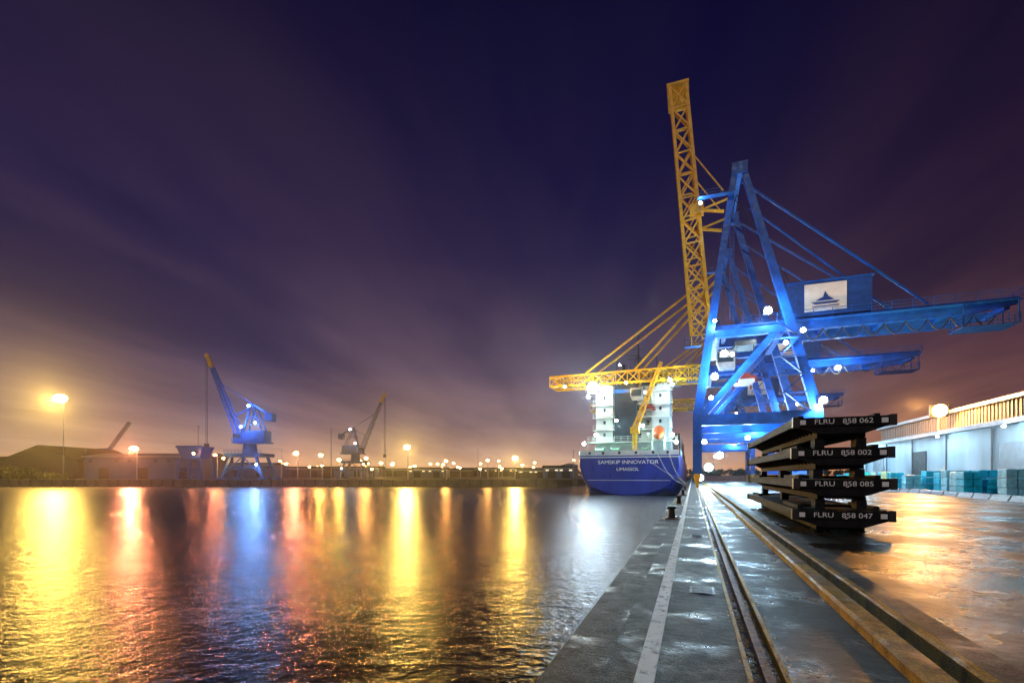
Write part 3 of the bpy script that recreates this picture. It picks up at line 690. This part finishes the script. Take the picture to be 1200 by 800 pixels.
M_leaf=mat('foliage',(.05,.06,.018),.7,var=.6,scale=.6)
foliage('bush',sx(-10,165),sx(30,165),160,170,2.5,5.5,2600,.45,M_leaf)
foliage('bush',sx(60,165),sx(90,165),160,166,1.5,3,1200,.35,M_leaf)
foliage('distant_treeline',sx(-60,700),sx(1500,700),680,760,7,12,16000,2.4,M_leaf,-.1,60)

# dockside level-luffing cranes
def jib_crane(X,Y,s,mir,mb,mj,lampcol,em,pw,wp):
    e=empty('harbour_jib_crane',(X,Y,-.1),0,s); k=-1 if mir else 1
    def P(x,y,z): return (x*k,y,z)
    a=MB()
    for x in(-6.5,6.5):
        for y0 in(0,9):
            a.beam(P(x,y0,.8),P(x*.62,y0+(.8 if y0==0 else -.8),7.6),.8,.8); a.box(min(x*k-1.5,x*k+1.5),max(x*k-1.5,x*k+1.5),y0-.4,y0+.4,0,.8)
    a.box(-6,6,0,9,7.6,8.7); a.beam(P(-5.6,0,4),P(5.6,0,4),.4); a.beam(P(-6.3,0,1.5),P(0,.1,7.6),.3); a.beam(P(6.3,0,1.5),P(0,.1,7.6),.3)
    a.cyl((0,4.5,8.7),(0,4.5,12),2.4,2.0,16)
    a.rail([(-6,0,8.7),(6,0,8.7)],1.1,1.2,.05)
    a.obj('portal',mb,e)
    b=MB(); x0,x1=sorted((-4.5*k,6.5*k)); b.box(x0,x1,1.8,7.2,12,12.5); x0,x1=sorted((-1.5*k,6.0*k)); b.box(x0,x1,2.2,6.8,12.5,16.2)
    x0,x1=sorted((-4.4*k,-1.9*k)); b.box(x0,x1,2.4,4.6,12.5,15.4); b.rail([P(-4.5,1.8,12.5),P(6.5,1.8,12.5)],1.1,1.2,.05); b.obj('machine_house',mb,e)
    x0,x1=sorted((-4.45*k,-2.0*k)); MB().box(x0,x1,2.34,2.39,13.8,15.1).obj('cab_windows',M_glass,e)
    j=MB()
    for y0 in (3,6): j.beam(P(-1.2,y0,16.2),P(1.2,y0,25),.45); j.beam(P(4.8,y0,16.2),P(1.2,y0,25),.4); j.beam(P(.2,y0,20.5),P(3,y0,20.5),.25)
    j.beam(P(1.2,3,25),P(1.2,6,25),.4)
    j.truss(P(-3.2,4.5,14.6),P(-12.6,4.5,37.5),2.6,1.8,10,(0,1,0),(1,0,.4*k),.28,.12,1.1,.8,cross=False)
    j.beam(P(1.2,4.5,25),P(-9.4,4.5,31.8),.25); j.beam(P(1.2,4.5,24.4),P(-5.5,4.5,21),.35)
    j.beam(P(1.2,4.5,25),P(6.8,4.5,21.5),.6,1.4); 
    j.obj('jib',mb,e)
    x0,x1=sorted((5.6*k,8.0*k)); MB().box(x0,x1,3,6,19.4,22.0).obj('counterweight',mb,e)
    t=MB(); t.truss(P(-12.6,4.5,37.3),P(-14.2,4.5,41.2),1.1,.8,3,(0,1,0),(1,0,.4*k),.3,.15,.6,.5); t.cyl(P(-14.3,4.2,41.2),P(-14.3,4.8,41.2),.7,n=14); t.obj('jib_head',mj,e)
    r=MB(); r.cyl(P(-14.6,4.5,41),P(-14.6,4.5,12),.09,n=5); r.cyl(P(-14.1,4.5,41),P(-14.1,4.5,12),.09,n=5); r.box(min(-15*k,-13.7*k),max(-15*k,-13.7*k),4.1,4.9,10.5,12); r.obj('hoist_rope',M_wire,e)
    for pos in (P(-1,1.0,17.2),P(1.5,1.0,24)): flood(e,pos,em,lampcol,pw,.5,(0,-1,.6))
    if wp: flood(e,P(3.5,1.2,18.6),em,lampcol,wp,.4,kind='SPOT')
    flood(e,P(-5.5,-.9,7.0),E_sod,SOD,pw*.3,.45,(0,-1.4,-.5))
    flood(e,P(5.0,-.9,5.0),E_cool,COOL,pw*.15,.35,(0,-1.4,-.5))
jib_crane(-87,156,1.0,False,mat('jib_crane_blue',(.010,.08,.32),.4,rust=.25,spec=.3),M_yel,(.2,.45,1.0),E_blue,3800,34000)
jib_crane(-66,200,.86,True,mat('jib_crane_grey',(.06,.08,.14),.5,rust=.3),M_yel,(.9,.85,.8),E_cool,350,0)
hp=empty('cargo_hopper',(sx(222,158),158,-.1))
h=MB()
for x in(-4,4):
    for y0 in(0,6): h.beam((x,y0,0),(x*.9,y0,7),.45)
h.beam((-4,0,3.4),(4,0,3.4),.3); h.beam((-4,0,0),(4,0,3.4),.2); h.beam((4,0,0),(-4,0,3.4),.2)
h.add([(-4.2,-.4,11),(4.2,-.4,11),(4.2,6.4,11),(-4.2,6.4,11),(-3,.6,7),(3,.6,7),(3,5.4,7),(-3,5.4,7)],[(0,4,5,1),(1,5,6,2),(2,6,7,3),(3,7,4,0)])
h.box(-4.3,4.3,-.5,-.3,10.6,11.2)
h.obj('hopper_body',M_bluedk,hp); flood(hp,(2,-1,8.6),E_sod,ORG,1200,.4)
dj=empty('distant_jib_crane',(sx(122,260),262,-.1)); d=MB(); d.truss((0,0,0),(0,0,16),2,2,7,(1,0,0),(0,1,0),.3,.15); d.truss((0,0,14),(12,0,30),1.2,1.2,10,(0,1,0),(-1,0,1),.25,.12); d.box(-4,1,-1.5,1.5,13,16); d.obj('structure',M_bluedk,dj)

# ------------------------------------------------------------------ camera
cd=bpy.data.cameras.new('camera'); cam=bpy.data.objects.new('camera',cd); S.collection.objects.link(cam)
cam.location=(0,0,1.6); cam.rotation_euler=(math.pi/2,0,0)
cd.sensor_width=36; cd.lens=17.0; cd.shift_y=.13; cd.clip_end=9000; cd.clip_start=.05
S.camera=cam
S.view_settings.view_transform='Standard'; S.view_settings.look='None'; S.view_settings.exposure=0
